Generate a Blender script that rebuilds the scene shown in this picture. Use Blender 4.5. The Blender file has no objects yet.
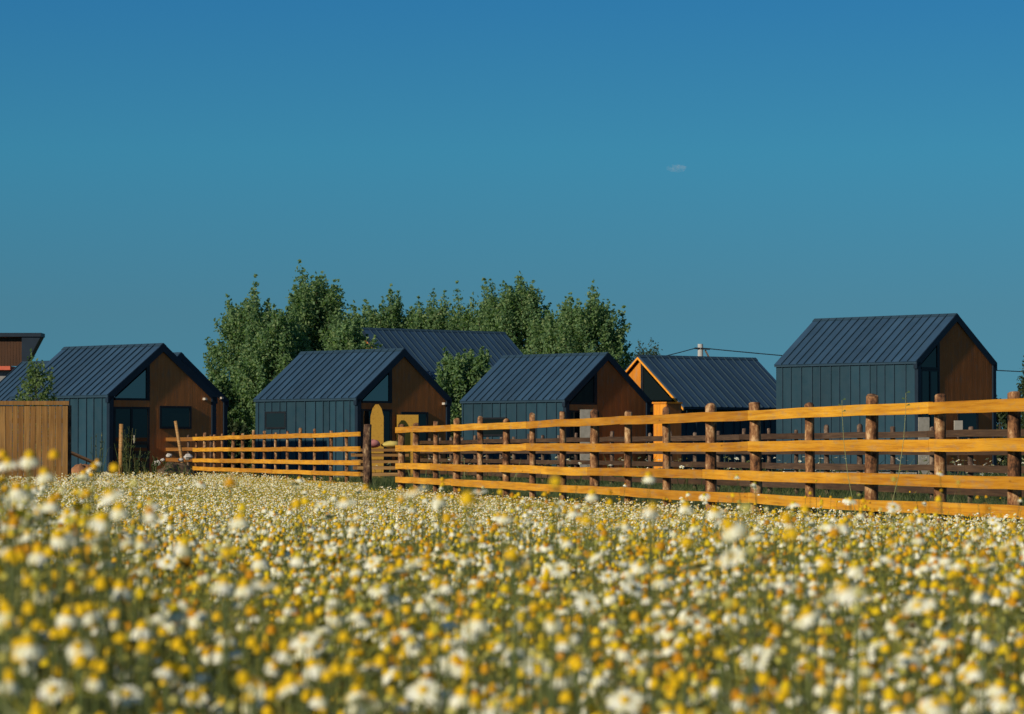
import bpy, math, random
import numpy as np
from mathutils import Vector, Matrix, Euler

R = math.radians
sc = bpy.context.scene
COL = sc.collection
F = 3500.0            # focal length in pixels of the photograph
EYE = 0.86
HY = 451.5            # horizon row

def pt(px, py, D):
    """world x, z of photograph pixel (px, py) at depth D (metres)"""
    return ((px - 512) * D / F, EYE + (HY - py) * D / F)

# ------------------------------------------------------------------ helpers
class MB:
    def __init__(s): s.v = []; s.f = []; s.m = []
    def quad(s, a, b, c, d, m=0):
        i = len(s.v); s.v += [tuple(a), tuple(b), tuple(c), tuple(d)]; s.f.append((i, i+1, i+2, i+3)); s.m.append(m)
    def poly(s, pts, m=0):
        i = len(s.v); s.v += [tuple(p) for p in pts]; s.f.append(tuple(range(i, i+len(pts)))); s.m.append(m)
    def box(s, x0, x1, y0, y1, z0, z1, m=0):
        i = len(s.v)
        s.v += [(x0,y0,z0),(x1,y0,z0),(x1,y1,z0),(x0,y1,z0),(x0,y0,z1),(x1,y0,z1),(x1,y1,z1),(x0,y1,z1)]
        for q in ((0,3,2,1),(4,5,6,7),(0,1,5,4),(1,2,6,5),(2,3,7,6),(3,0,4,7)):
            s.f.append(tuple(i+k for k in q)); s.m.append(m)
    def prism(s, prof, y0, y1, m=0):
        """profile [(x,z)] counter-clockwise seen from -y, extruded from y0 to y1"""
        n = len(prof); i = len(s.v)
        s.v += [(x, y0, z) for x, z in prof] + [(x, y1, z) for x, z in prof]
        s.f.append(tuple(i+k for k in range(n))); s.m.append(m)
        s.f.append(tuple(i+n+k for k in reversed(range(n)))); s.m.append(m)
        for k in range(n):
            a, b = i+k, i+(k+1) % n
            s.f.append((b, a, a+n, b+n)); s.m.append(m)
    def bar(s, p, q, w, h, up=(0,0,1), m=0):
        p = Vector(p); q = Vector(q); d = (q-p).normalized(); u = Vector(up)
        a = d.cross(u).normalized()*w*.5; b = a.cross(d).normalized()*h*.5
        i = len(s.v)
        for o in (p, q):
            for k in (-a-b, a-b, a+b, -a+b): s.v.append(tuple(o+k))
        for f in ((0,1,2,3),(7,6,5,4),(0,4,5,1),(1,5,6,2),(2,6,7,3),(3,7,4,0)):
            s.f.append(tuple(i+k for k in f)); s.m.append(m)
    def tube(s, pts, rad, n=8, cap=True, jit=0.0, rng=None, m=0):
        rings = []
        P = [Vector(p) for p in pts]
        ph = [rng.uniform(-1, 1) for _ in range(n)] if rng else [0]*n
        for k, p in enumerate(P):
            d = (P[min(k+1, len(P)-1)] - P[max(k-1, 0)]).normalized()
            ref = Vector((1,0,0)) if abs(d.x) < .9 else Vector((0,1,0))
            a = d.cross(ref).normalized(); b = d.cross(a).normalized()
            i = len(s.v); rings.append(i)
            for j in range(n):
                t = 2*math.pi*j/n
                r = rad[k]*(1 + jit*ph[j] + (jit*.6*rng.uniform(-1, 1) if rng else 0))
                s.v.append(tuple(p + (a*math.cos(t)+b*math.sin(t))*r))
        for k in range(len(P)-1):
            for j in range(n):
                j2 = (j+1) % n
                s.f.append((rings[k]+j, rings[k+1]+j, rings[k+1]+j2, rings[k]+j2)); s.m.append(m)
        if cap:
            s.f.append(tuple(rings[0]+j for j in range(n))); s.m.append(m)
            s.f.append(tuple(rings[-1]+j for j in reversed(range(n)))); s.m.append(m)
    def mesh(s, name, mats, smooth=False):
        me = bpy.data.meshes.new(name)
        me.from_pydata(s.v, [], s.f)
        for m in mats: me.materials.append(m)
        if len(mats) > 1: me.polygons.foreach_set('material_index', s.m)
        if smooth: me.polygons.foreach_set('use_smooth', [True]*len(s.f))
        me.validate(); me.update()
        return me
    def obj(s, name, mats, parent=None, smooth=False, **k):
        if not isinstance(mats, (list, tuple)): mats = [mats]
        return link(name, s.mesh(name, mats, smooth), parent, **k)

def link(name, data, parent=None, loc=None, rot=None):
    o = bpy.data.objects.new(name, data); COL.objects.link(o)
    if parent: o.parent = parent
    if loc is not None: o.location = loc
    if rot is not None: o.rotation_euler = rot
    return o

def tag(o, label=None, cat=None, group=None, kind=None):
    if label: o['label'] = label
    if cat: o['category'] = cat
    if group: o['group'] = group
    if kind: o['kind'] = kind
    return o

def thing(name, label, cat, loc=(0,0,0), rz=0, group=None):
    return tag(link(name, None, None, loc, (0, 0, rz)), label, cat, group)

def npmesh(name, V, T, mi, mats, smooth=False):
    """V (n,3), T (m,3) triangles, mi (m,) material index"""
    me = bpy.data.meshes.new(name)
    V = np.asarray(V, np.float32); T = np.asarray(T, np.int32)
    me.vertices.add(len(V)); me.vertices.foreach_set('co', V.ravel())
    me.loops.add(T.size); me.loops.foreach_set('vertex_index', T.ravel())
    me.polygons.add(len(T))
    me.polygons.foreach_set('loop_start', np.arange(0, T.size, 3, dtype=np.int32))
    me.polygons.foreach_set('loop_total', np.full(len(T), 3, np.int32))
    for m in mats: me.materials.append(m)
    if len(mats) > 1: me.polygons.foreach_set('material_index', np.asarray(mi, np.int32))
    if smooth: me.polygons.foreach_set('use_smooth', np.ones(len(T), bool))
    me.update(calc_edges=True)
    return me

# ---------------------------------------------------------------- materials
def newmat(name):
    m = bpy.data.materials.new(name); m.use_nodes = True
    nt = m.node_tree; b = nt.nodes['Principled BSDF']
    return m, nt, b
def N(nt, t, **k):
    n = nt.nodes.new(t)
    for a, v in k.items(): setattr(n, a, v)
    return n
def ramp(nt, fac, stops):
    r = N(nt, 'ShaderNodeValToRGB'); el = r.color_ramp.elements
    while len(el) < len(stops): el.new(.5)
    for e, (p, c) in zip(el, stops):
        e.position = p; e.color = (c[0], c[1], c[2], 1)
    nt.links.new(fac, r.inputs[0]); return r.outputs[0]
def noise(nt, scale, detail=4, vec=None, rough=.55, stretch=None, coord='Object'):
    n = N(nt, 'ShaderNodeTexNoise'); n.inputs['Scale'].default_value = scale
    n.inputs['Detail'].default_value = detail; n.inputs['Roughness'].default_value = rough
    if vec is None:
        if coord == 'Pos': vec = N(nt, 'ShaderNodeNewGeometry').outputs['Position']
        else: vec = N(nt, 'ShaderNodeTexCoord').outputs[coord]
    if stretch:
        mp = N(nt, 'ShaderNodeMapping'); mp.inputs['Scale'].default_value = stretch
        nt.links.new(vec, mp.inputs[0]); vec = mp.outputs[0]
    nt.links.new(vec, n.inputs['Vector']); return n.outputs['Fac']
def bump(nt, b, h, strength=.3, dist=.01):
    n = N(nt, 'ShaderNodeBump'); n.inputs['Strength'].default_value = strength; n.inputs['Distance'].default_value = dist
    nt.links.new(h, n.inputs['Height']); nt.links.new(n.outputs[0], b.inputs['Normal'])
def mixc(nt, fac, a, b, mode='MIX'):
    n = N(nt, 'ShaderNodeMix'); n.data_type = 'RGBA'; n.blend_type = mode
    for sock, v in ((n.inputs[0], fac), (n.inputs[6], a), (n.inputs[7], b)):
        if isinstance(v, bpy.types.NodeSocket): nt.links.new(v, sock)
        elif isinstance(v, (int, float)): sock.default_value = v
        else: sock.default_value = (v[0], v[1], v[2], 1)
    return n.outputs[2]
def island(nt): return N(nt, 'ShaderNodeNewGeometry').outputs['Random Per Island']

def mat_noise(name, c0, c1, scale=4, rough=.7, stretch=None, spec=.3, bmp=0, metallic=0, detail=5, c2=None):
    m, nt, b = newmat(name)
    n = noise(nt, scale, detail, stretch=stretch)
    st = [(.3, c0), (.7, c1)] if c2 is None else [(.28, c0), (.5, c1), (.72, c2)]
    nt.links.new(ramp(nt, n, st), b.inputs['Base Color'])
    b.inputs['Roughness'].default_value = rough; b.inputs['Specular IOR Level'].default_value = spec
    b.inputs['Metallic'].default_value = metallic
    if bmp: bump(nt, b, n, bmp, .01)
    return m

def mat_plank(name, c0, c1, c2, rough=.6, axis='X', knots=True):
    """sawn softwood: long grain plus a few knots, a tone of its own for each board"""
    m, nt, b = newmat(name)
    st = {'X': (.7, 14, 22), 'Z': (14, 14, .7), 'Y': (14, .7, 22)}[axis]
    g = noise(nt, 1.6, 6, stretch=st, rough=.65)
    col = ramp(nt, g, [(.3, c0), (.52, c1), (.72, c2)])
    big = noise(nt, .9, 2)
    col = mixc(nt, .55, col, ramp(nt, big, [(.35, (.72,.68,.62)), (.65, (1.12,1.08,1.05))]), 'MULTIPLY')
    oi = N(nt, 'ShaderNodeObjectInfo').outputs['Random']
    col = mixc(nt, 1.0, col, ramp(nt, oi, [(0, (.74,.66,.55)), (.35, (.92,.86,.74)), (.6, (1,.97,.9)), (1, (1.1,1.12,1.15))]), 'MULTIPLY')
    if knots:
        v = N(nt, 'ShaderNodeTexVoronoi'); v.inputs['Scale'].default_value = 1
        mp = N(nt, 'ShaderNodeMapping'); mp.inputs['Scale'].default_value = {'X': (2.2, 1, 9), 'Z': (8, 1, 2.2), 'Y': (1, 2.2, 9)}[axis]
        nt.links.new(N(nt, 'ShaderNodeTexCoord').outputs['Object'], mp.inputs[0]); nt.links.new(mp.outputs[0], v.inputs[0])
        k = ramp(nt, v.outputs['Distance'], [(.05, (1,1,1)), (.12, (0,0,0))])
        kk = N(nt, 'ShaderNodeMath', operation='MULTIPLY'); nt.links.new(k, kk.inputs[0]); nt.links.new(ramp(nt, noise(nt, .8, 2, coord='Pos'), [(.47, (0,0,0)), (.56, (.8,.8,.8))]), kk.inputs[1])
        col = mixc(nt, kk.outputs[0], col, (c0[0]*.35, c0[1]*.3, c0[2]*.3))
    wx = noise(nt, 2.6, 6, stretch={'X': (1,4,5), 'Z': (4,4,1), 'Y': (4,1,5)}[axis], rough=.7)      # grey weathering and dirt
    col = mixc(nt, ramp(nt, wx, [(.52, (0,0,0)), (.72, (.5,.5,.5))]), col, tuple(.5*x for x in (c1[0]*.8, c1[0]*.62, c1[0]*.42)))
    nt.links.new(col, b.inputs['Base Color'])
    b.inputs['Roughness'].default_value = rough; b.inputs['Specular IOR Level'].default_value = .25
    bump(nt, b, g, .5, .008)
    return m

M = {}
M['rail'] = mat_plank('oiled_pine', (.45,.17,.006), (.66,.302,.014), (.74,.385,.038))
M['old_rail'] = mat_plank('weathered_rail', (.05,.028,.016), (.09,.05,.026), (.14,.085,.045))
M['dull_rail'] = mat_plank('dull_rail', (.15,.06,.012), (.24,.1,.022), (.32,.15,.035))
M['screen'] = mat_plank('stained_screen', (.15,.07,.016), (.24,.122,.032), (.32,.175,.058), axis='Z', knots=False)
M['lumber'] = mat_plank('lumber', (.22,.11,.035), (.36,.2,.07), (.5,.31,.13))
M['orange_wood'] = mat_plank('orange_cladding', (.6,.2,.012), (.72,.28,.02), (.82,.36,.04), axis='Z', knots=False)
M['osb'] = mat_noise('yellow_chipboard', (.34,.16,.02), (.52,.28,.035), 12, .7, c2=(.44,.21,.022), detail=5)
M['pale_board'] = mat_noise('pale_board', (.26,.235,.19), (.38,.34,.28), 6, .7)

def mat_post(name, cs):
    m, nt, b = newmat(name)
    n1 = noise(nt, 9, 6, stretch=(1,1,.5), coord='Pos', rough=.75)
    n2 = noise(nt, 22, 4, stretch=(1,1,.25), coord='Pos')
    col = ramp(nt, n1, [(.38, cs[0]), (.46, cs[1]), (.54, cs[2]), (.62, cs[3])])
    col = mixc(nt, .5, col, ramp(nt, n2, [(.3, (.55,.5,.5)), (.7, (1.3,1.25,1.2))]), 'MULTIPLY')
    nt.links.new(col, b.inputs['Base Color']); b.inputs['Roughness'].default_value = .85
    b.inputs['Specular IOR Level'].default_value = .15
    bump(nt, b, n2, .6, .015); return m
M['post'] = mat_post('peeling_bark_post', [(.028,.016,.01), (.15,.066,.03), (.27,.135,.058), (.5,.33,.17)])
M['gate_post'] = mat_post('dark_bark_post', [(.02,.013,.01), (.07,.038,.024), (.14,.08,.045), (.36,.24,.13)])
M['old_post'] = mat_post('grey_post', [(.035,.028,.024), (.09,.055,.04), (.14,.09,.06), (.24,.18,.13)])

def mat_metal(name, c, rough=.42):
    """coated sheet steel: slight panel to panel tone, dust, weak streaks"""
    m, nt, b = newmat(name)
    n = noise(nt, 1.3, 4, stretch=(1,1,.3)); r = island(nt)
    col = ramp(nt, n, [(.3, tuple(x*.85 for x in c)), (.7, tuple(x*1.15 for x in c))])
    col = mixc(nt, 1.0, col, ramp(nt, r, [(0, (.86,.86,.86)), (1, (1.12,1.12,1.12))]), 'MULTIPLY')
    nt.links.new(col, b.inputs['Base Color'])
    n2 = noise(nt, 3, 3)
    nt.links.new(ramp(nt, n2, [(.3, (rough-.08,)*3), (.7, (rough+.12,)*3)]), b.inputs['Roughness'])
    b.inputs['Specular IOR Level'].default_value = .35
    return m
M['wall_metal'] = mat_metal('anthracite_wall_sheet', (.0105,.038,.056), .55)
M['roof_metal'] = mat_metal('anthracite_roof_sheet', (.024,.055,.094), .5)
M['seam'] = mat_noise('seam_metal', (.017,.038,.056), (.023,.048,.07), 3, .5)
M['trim'] = mat_noise('dark_trim', (.005,.012,.022), (.008,.018,.032), 3, .5)
M['gable'] = mat_plank('brown_cladding', (.37,.122,.032), (.41,.138,.037), (.46,.158,.043), axis='Z', knots=False, rough=.75)
M['frame'] = mat_noise('black_frame', (.006,.007,.009), (.012,.013,.015), 5, .45)
M['plinth'] = mat_noise('concrete', (.14,.14,.14), (.25,.24,.23), 3, .9)
M['lamp'] = mat_noise('pale_lamp_housing', (.4,.35,.28), (.5,.44,.36), 5, .4)
m, nt, b = newmat('window_glass'); M['glass'] = m
b.inputs['Base Color'].default_value = (.008,.011,.013,1); b.inputs['Roughness'].default_value = .03
b.inputs['IOR'].default_value = 1.9; b.inputs['Specular IOR Level'].default_value = .9
gn = noise(nt, .8, 2); bump(nt, b, gn, .05, .02)

m, nt, b = newmat('dark_window_glass'); M['dark_glass'] = m
b.inputs['Base Color'].default_value = (.007,.012,.013,1); b.inputs['Roughness'].default_value = .06
b.inputs['IOR'].default_value = 1.45; b.inputs['Specular IOR Level'].default_value = .5
# ground: grass over brown soil
m, nt, b = newmat('ground_soil'); M['ground'] = m
n1 = noise(nt, .12, 6, coord='Pos'); n2 = noise(nt, 1.7, 5, coord='Pos')
g = ramp(nt, n2, [(.3, (.03,.038,.012)), (.7, (.07,.085,.028))])
s_ = ramp(nt, n2, [(.3, (.05,.034,.02)), (.7, (.12,.085,.05))])
nt.links.new(mixc(nt, ramp(nt, n1, [(.5, (0,0,0)), (.6, (1,1,1))]), g, s_), b.inputs['Base Color'])
b.inputs['Roughness'].default_value = .95; b.inputs['Specular IOR Level'].default_value = .1
bump(nt, b, n2, .8, .05)
M['soil'] = mat_noise('dug_soil', (.05,.035,.018), (.17,.1,.05), 5, .95, bmp=.6)
M['stone'] = mat_noise('pale_stone', (.34,.3,.26), (.55,.5,.44), 6, .9)

def mat_leaf(name, stops, trans=.35, rough=.6):
    m, nt, b = newmat(name)
    c = ramp(nt, island(nt), stops)
    nt.links.new(c, b.inputs['Base Color']); b.inputs['Roughness'].default_value = rough
    b.inputs['Specular IOR Level'].default_value = .25
    t = N(nt, 'ShaderNodeBsdfTranslucent'); nt.links.new(mixc(nt, 1, c, (1.0,1.15,.5), 'MULTIPLY'), t.inputs[0])
    mx = N(nt, 'ShaderNodeMixShader'); mx.inputs[0].default_value = trans
    nt.links.new(b.outputs[0], mx.inputs[1]); nt.links.new(t.outputs[0], mx.inputs[2])
    nt.links.new(mx.outputs[0], nt.nodes['Material Output'].inputs[0]); return m
M['tree_leaf'] = mat_leaf('tree_foliage', [(0,(.08,.155,.07)), (.45,(.145,.24,.1)), (.8,(.2,.3,.12)), (1,(.27,.33,.14))], .5)
M['young_leaf'] = mat_leaf('young_foliage', [(0,(.09,.15,.055)), (1,(.17,.24,.085))], .5)
M['bush_leaf'] = mat_leaf('bush_foliage', [(0,(.028,.05,.02)), (.6,(.05,.075,.028)), (1,(.08,.1,.04))])
M['straw'] = mat_leaf('pale_straw', [(0,(.3,.32,.12)), (1,(.45,.45,.2))], .3)
M['bark'] = mat_noise('bark', (.04,.03,.022), (.11,.085,.06), 9, .95, stretch=(1,1,.3))
M['petal'] = mat_leaf('daisy_petal', [(0,(.62,.58,.32)), (.4,(.8,.77,.56)), (1,(.88,.86,.74))], .2, .6)
M['disc'] = mat_leaf('daisy_centre', [(0,(.46,.18,.002)), (.3,(.62,.33,.002)), (.7,(.71,.46,.003)), (1,(.56,.43,.006))], .1, .75)
M['bud'] = mat_leaf('daisy_bud', [(0,(.3,.3,.05)), (.5,(.52,.46,.08)), (1,(.66,.62,.34))], .15, .7)
M['stem'] = mat_leaf('daisy_stem', [(0,(.07,.09,.03)), (.6,(.12,.15,.045)), (1,(.2,.19,.07))], .25)
M['sprig'] = mat_leaf('meadow_foliage', [(0,(.15,.18,.035)), (.35,(.28,.27,.04)), (.65,(.46,.39,.05)), (.85,(.32,.37,.17)), (1,(.5,.27,.03))], .35)
M['grass'] = mat_leaf('grass_blades', [(0,(.035,.06,.018)), (.5,(.07,.1,.03)), (.85,(.12,.14,.045)), (1,(.2,.17,.08))], .3)

# -------------------------------------------------------------------- world
SUN_AZ, SUN_EL = R(44.7), R(24)     # azimuth measured from -X towards -Y (camera side)
to_sun = Vector((-math.cos(SUN_AZ)*math.cos(SUN_EL), -math.sin(SUN_AZ)*math.cos(SUN_EL), math.sin(SUN_EL)))
w = bpy.data.worlds.new("World"); sc.world = w; w.use_nodes = True
nt = w.node_tree; nt.nodes.clear()
sky = N(nt, 'ShaderNodeTexSky'); sky.sky_type = 'NISHITA'; sky.sun_disc = False
sky.sun_elevation = SUN_EL; sky.sun_rotation = math.atan2(to_sun.x, to_sun.y)
sky.air_density = 1.0; sky.dust_density = 0.0; sky.ozone_density = 3
tc = N(nt, 'ShaderNodeTexCoord')
mp = N(nt, 'ShaderNodeMapping'); mp.inputs['Scale'].default_value = (1,1,1.6); mp.inputs['Location'].default_value = (0,0,.33)
nt.links.new(tc.outputs['Generated'], mp.inputs[0])
nrm = N(nt, 'ShaderNodeVectorMath', operation='NORMALIZE'); nt.links.new(mp.outputs[0], nrm.inputs[0])
nt.links.new(nrm.outputs[0], sky.inputs[0])
sx = N(nt, 'ShaderNodeSeparateXYZ'); nt.links.new(tc.outputs['Generated'], sx.inputs[0])
SKY_TINT = [(0.0, (.40,.70,.55)), (.04, (.42,.745,.60)), (.085, (.325,.95,.845)), (.13, (.23,.83,.94)), (.4, (.9,.95,.95))]
tint = ramp(nt, sx.outputs['Z'], SKY_TINT)
bg = N(nt, 'ShaderNodeBackground'); bg.inputs[1].default_value = .13
nt.links.new(mixc(nt, 1, sky.outputs[0], tint, 'MULTIPLY'), bg.inputs[0])
nt.links.new(bg.outputs[0], N(nt, 'ShaderNodeOutputWorld').inputs[0])

sd = bpy.data.lights.new('sun', 'SUN'); sd.energy = 4.7; sd.angle = R(.53); sd.color = (1, .9, .72)
so = bpy.data.objects.new('sun', sd); COL.objects.link(so)
so.rotation_euler = to_sun.to_track_quat('Z', 'Y').to_euler(); so.location = (-30, -20, 40)

# ------------------------------------------------------------------- camera
cd = bpy.data.cameras.new('camera'); cam = bpy.data.objects.new('camera', cd); COL.objects.link(cam)
cd.sensor_width = 36; cd.lens = 36*F/1024; cd.clip_start = .1; cd.clip_end = 9000
cam.location = (0, 0, EYE); cam.rotation_euler = (math.pi/2 + math.atan((HY-357)/F), 0, 0)
cd.dof.use_dof = True; cd.dof.focus_distance = 48; cd.dof.aperture_fstop = 16.5
sc.camera = cam

# ------------------------------------------------------------------- ground
mb = MB(); n = 24
ex = [-4000, -1200, -400, -150, -60, -30, 0, 30, 60, 150, 400, 1200, 4000]
for i in range(len(ex)-1):
    for j in range(len(ex)-1):
        mb.quad((ex[i],ex[j],0), (ex[i+1],ex[j],0), (ex[i+1],ex[j+1],0), (ex[i],ex[j+1],0))
tag(mb.obj('ground', M['ground']), kind='structure')

# ------------------------------------------------------------------- fences
def fence_dir(p, q):
    d = Vector((q[0]-p[0], q[1]-p[1])); L = d.length; return d/L, L

def rail_fence(name, p, q, spacing, zs, post_h, rad, rm, pm, label, seed, bays=3, nails=False,
               rail_h=.106, jit=.008, end_over=.12, skip_post=(), top_jit=.05, spots=None):
    rng = random.Random(seed)
    d, L = fence_dir(p, q)
    root = thing(name, label, 'fence', (p[0], p[1], 0), math.atan2(d.y, d.x))
    n = int(round(L/spacing)); xs = [i*L/n for i in range(n+1)]
    xs = [x + (rng.uniform(-.09, .09) if 0 < i < n else 0) for i, x in enumerate(xs)]
    if spots: xs = sorted([(Vector(q_)-Vector(p)).dot(d) for q_ in spots]); n = len(xs)-1
    rr = [rad*rng.uniform(.82, 1.18) for _ in xs]
    for i, x in enumerate(xs):
        if i in skip_post: continue
        h = post_h + rng.uniform(-top_jit, top_jit); lx, ly = rng.uniform(-.03, .03), rng.uniform(-.02, .02)
        pts, ra = [], []
        for k in range(9):
            t = k/8
            pts.append((x + lx*t + rng.uniform(-.005, .005), ly*t + rng.uniform(-.004, .004), -.05 + t*(h+.05)))
            ra.append(rr[i]*(1.06 - .12*t)*(1 + rng.uniform(-.05, .05)))
        pts.append((pts[-1][0]+rng.uniform(-.01,.01), pts[-1][1], h+.012)); ra.append(ra[-1]*.8)
        mb = MB(); mb.tube(pts, ra, 12, True, .05, rng)
        mb.obj('post', pm, root, smooth=True)
    for r, z in enumerate(zs):
        off = rng.randrange(bays)
        zz = [z + rng.uniform(-jit, jit) for _ in xs]
        i = 0; first = True
        while i < n:
            j = min(n, i + (bays if not first else max(1, off or bays))); first = False
            mb = MB(); hh = rail_h*rng.uniform(.93, 1.07); th = .042
            pts = []
            sub = 4
            for k in range((j-i)*sub + 1):
                u = i + k/sub; a = min(int(u), n-1); t = u - a
                x = xs[a] + (xs[a+1]-xs[a])*t; zc = zz[a] + (zz[a+1]-zz[a])*t - .003*math.sin(math.pi*t)
                pts.append((x, zc))
            if i == 0: pts[0] = (pts[0][0]-end_over, pts[0][1])
            if j == n: pts[-1] = (pts[-1][0]+end_over, pts[-1][1])
            pts[0] = (pts[0][0] + .006, pts[0][1] + rng.uniform(-.006, .006)); pts[-1] = (pts[-1][0] - .006, pts[-1][1] + rng.uniform(-.006, .006))
            y0 = -max(rr[i:j+1])*.95-th; y0 -= rng.uniform(0, .004)
            base = len(mb.v)
            for (x, zc) in pts:
                e0, e1 = rng.uniform(-.0018, .0018), rng.uniform(-.0018, .0018)
                mb.v += [(x, y0, zc-hh/2+e0), (x, y0+th, zc-hh/2+e0), (x, y0+th, zc+hh/2+e1), (x, y0, zc+hh/2+e1)]
            for k in range(len(pts)-1):
                b0, b1 = base+4*k, base+4*k+4
                for s in range(4):
                    s2 = (s+1) % 4
                    mb.f.append((b0+s, b1+s, b1+s2, b0+s2)); mb.m.append(0)
            mb.f.append((base, base+1, base+2, base+3)); mb.m.append(0)
            e = base+4*(len(pts)-1); mb.f.append((e+3, e+2, e+1, e)); mb.m.append(0)
            mb.obj('rail', rm, root); i = j
    return root

def along(P, D, slope): return (P[0] + slope*(D-P[1]), D)
# the long fence on the right: from its far end (x=395) to beyond the right edge of the picture
SL = -.1835
A0 = ((397-512)/54.6, F/54.6)
A1 = along(A0, 22.5, SL)
def on_line(P, slope, px_):
    # where the ray through column px_ meets the line x = P.x + slope*(y-P.y)
    k = (px_-512)/F; y = (P[0]-slope*P[1])/(k-slope); return (k*y, y)
S_A = [on_line(A0, SL, q) for q in (402,417,436,457,480,506,533,563,595,628,667,711,757,811,871,940,1015)]
for q in range(8): S_A.append((S_A[-1][0]*2-S_A[-2][0], S_A[-1][1]*2-S_A[-2][1]))
ZS = [1.254, .918, .60, .35, .10]
rail_fence('ranch_fence', A0, A1, 2.14, ZS, 1.37, .057, M['rail'], M['post'],
           'long orange pine rail fence with bark-peeling log posts crossing the right half of the picture', 5, spots=S_A)
B0 = ((362-512)/44.2, F/44.2); B1 = ((196-512)/33.0, F/33.0)
SB = (B0[0]-B1[0])/(B0[1]-B1[1])
S_B = [on_line(B0, SB, q) for q in (196,205,214.5,223,233,243,254,265,276,287.5,300,315,331,347,362)]
rail_fence('ranch_fence', B1, B0, 2.1, ZS, 1.38, .048, M['rail'], M['post'],
           'shorter orange rail fence left of the gap, ending at a dark gate post', 11, end_over=.05, skip_post=(14,), spots=S_B)
# thick gate post at its end
rng = random.Random(3)
mb = MB(); mb.tube([(0,0,-.05),(.01,0,.4),(-.01,.01,.9),(.0,0,1.3),(.01,0,1.46),(.01,0,1.47)], [.1,.095,.1,.085,.085,.06], 12, True, .06, rng)
gp = mb.obj('gate_post', M['gate_post'], None, True, loc=((367.5-512)*78.2/F, 78.2, 0))
tag(gp, 'thick dark log gate post at the end of the shorter orange fence', 'post')
# old fence on the far side of the lane
C0 = (7.5 + .183*24, 34); C1 = (7.5 - .183*60, 118)
rail_fence('ranch_fence', C1, C0, 2.2, [1.16, .86, .58, .2], 1.3, .048, M['old_rail'], M['old_post'],
           'dark weathered rail fence behind the long orange fence, on the far side of the lane', 21, rail_h=.11)
# short run at the left, joining the shorter fence
E1 = ((202-512)/33.4, F/33.4+3.2); E0 = ((148-512)*112/F, 112)
rail_fence('ranch_fence', E0, E1, 1.5, [1.25, .93, .6, .3], 1.32, .05, M['dull_rail'], M['old_post'],
           'short run of dull brown rails behind the soil mound, left of the shorter fence', 31, rail_h=.11)

# vertical board screen at the left edge
D = 73.0; x1, z1 = pt(68, 401, D)
root = thing('board_screen', 'tall brown screen of upright boards at the left edge of the flower field', 'fence', (x1, D, 0), R(3))
rng = random.Random(8); x = 0
while x > -7.5:
    wd = rng.uniform(.115, .15); h = z1 - .1 + rng.uniform(-.012, .012)
    mb = MB(); y = rng.uniform(-.006, .006)
    mb.box(x-wd+.006, x-.004, y, y+.022, .03, h)
    mb.obj('board', M['screen'], root); x -= wd
mb = MB(); mb.box(-7.6, .02, -.035, .06, z1-.085, z1); mb.obj('cap_rail', M['screen'], root)
for zr in (.45, 1.45):
    mb = MB(); mb.box(-7.5, -.03, .035, .08, zr, zr+.1); mb.obj('cross_rail', M['screen'], root)
for xp in (0, -2.5, -5):
    mb = MB(); mb.box(xp-.03, xp+.06, .082, .18, 0, z1-.09); mb.obj('post', M['old_post'], root)

# -------------------------------------------------------------------- cabins
def clip_seams(y0, y1, step, rng, j=.02):
    out = []; y = y0
    while y < y1 - step*.6:
        y += step*(1 + rng.uniform(-j, j)); out.append(min(y, y1))
    return out[:-1] if out and out[-1] >= y1-.05 else out

def sloped(mb, x0, z0, x1, z1, y0, y1, th, m=0):
    """slab on a roof slope from (x0,z0) to (x1,z1), y0..y1, thickness th outwards"""
    d = Vector((x1-x0, z1-z0)).normalized(); nn = Vector((-d.y, d.x))
    if nn.y < 0: nn = -nn
    a, b = (x0, z0), (x1, z1); c, e = (x1+nn.x*th, z1+nn.y*th), (x0+nn.x*th, z0+nn.y*th)
    pr = [a, b, c, e]
    if x1 < x0: pr = [b, a, e, c]
    mb.prism(pr, y0, y1, m)

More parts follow.
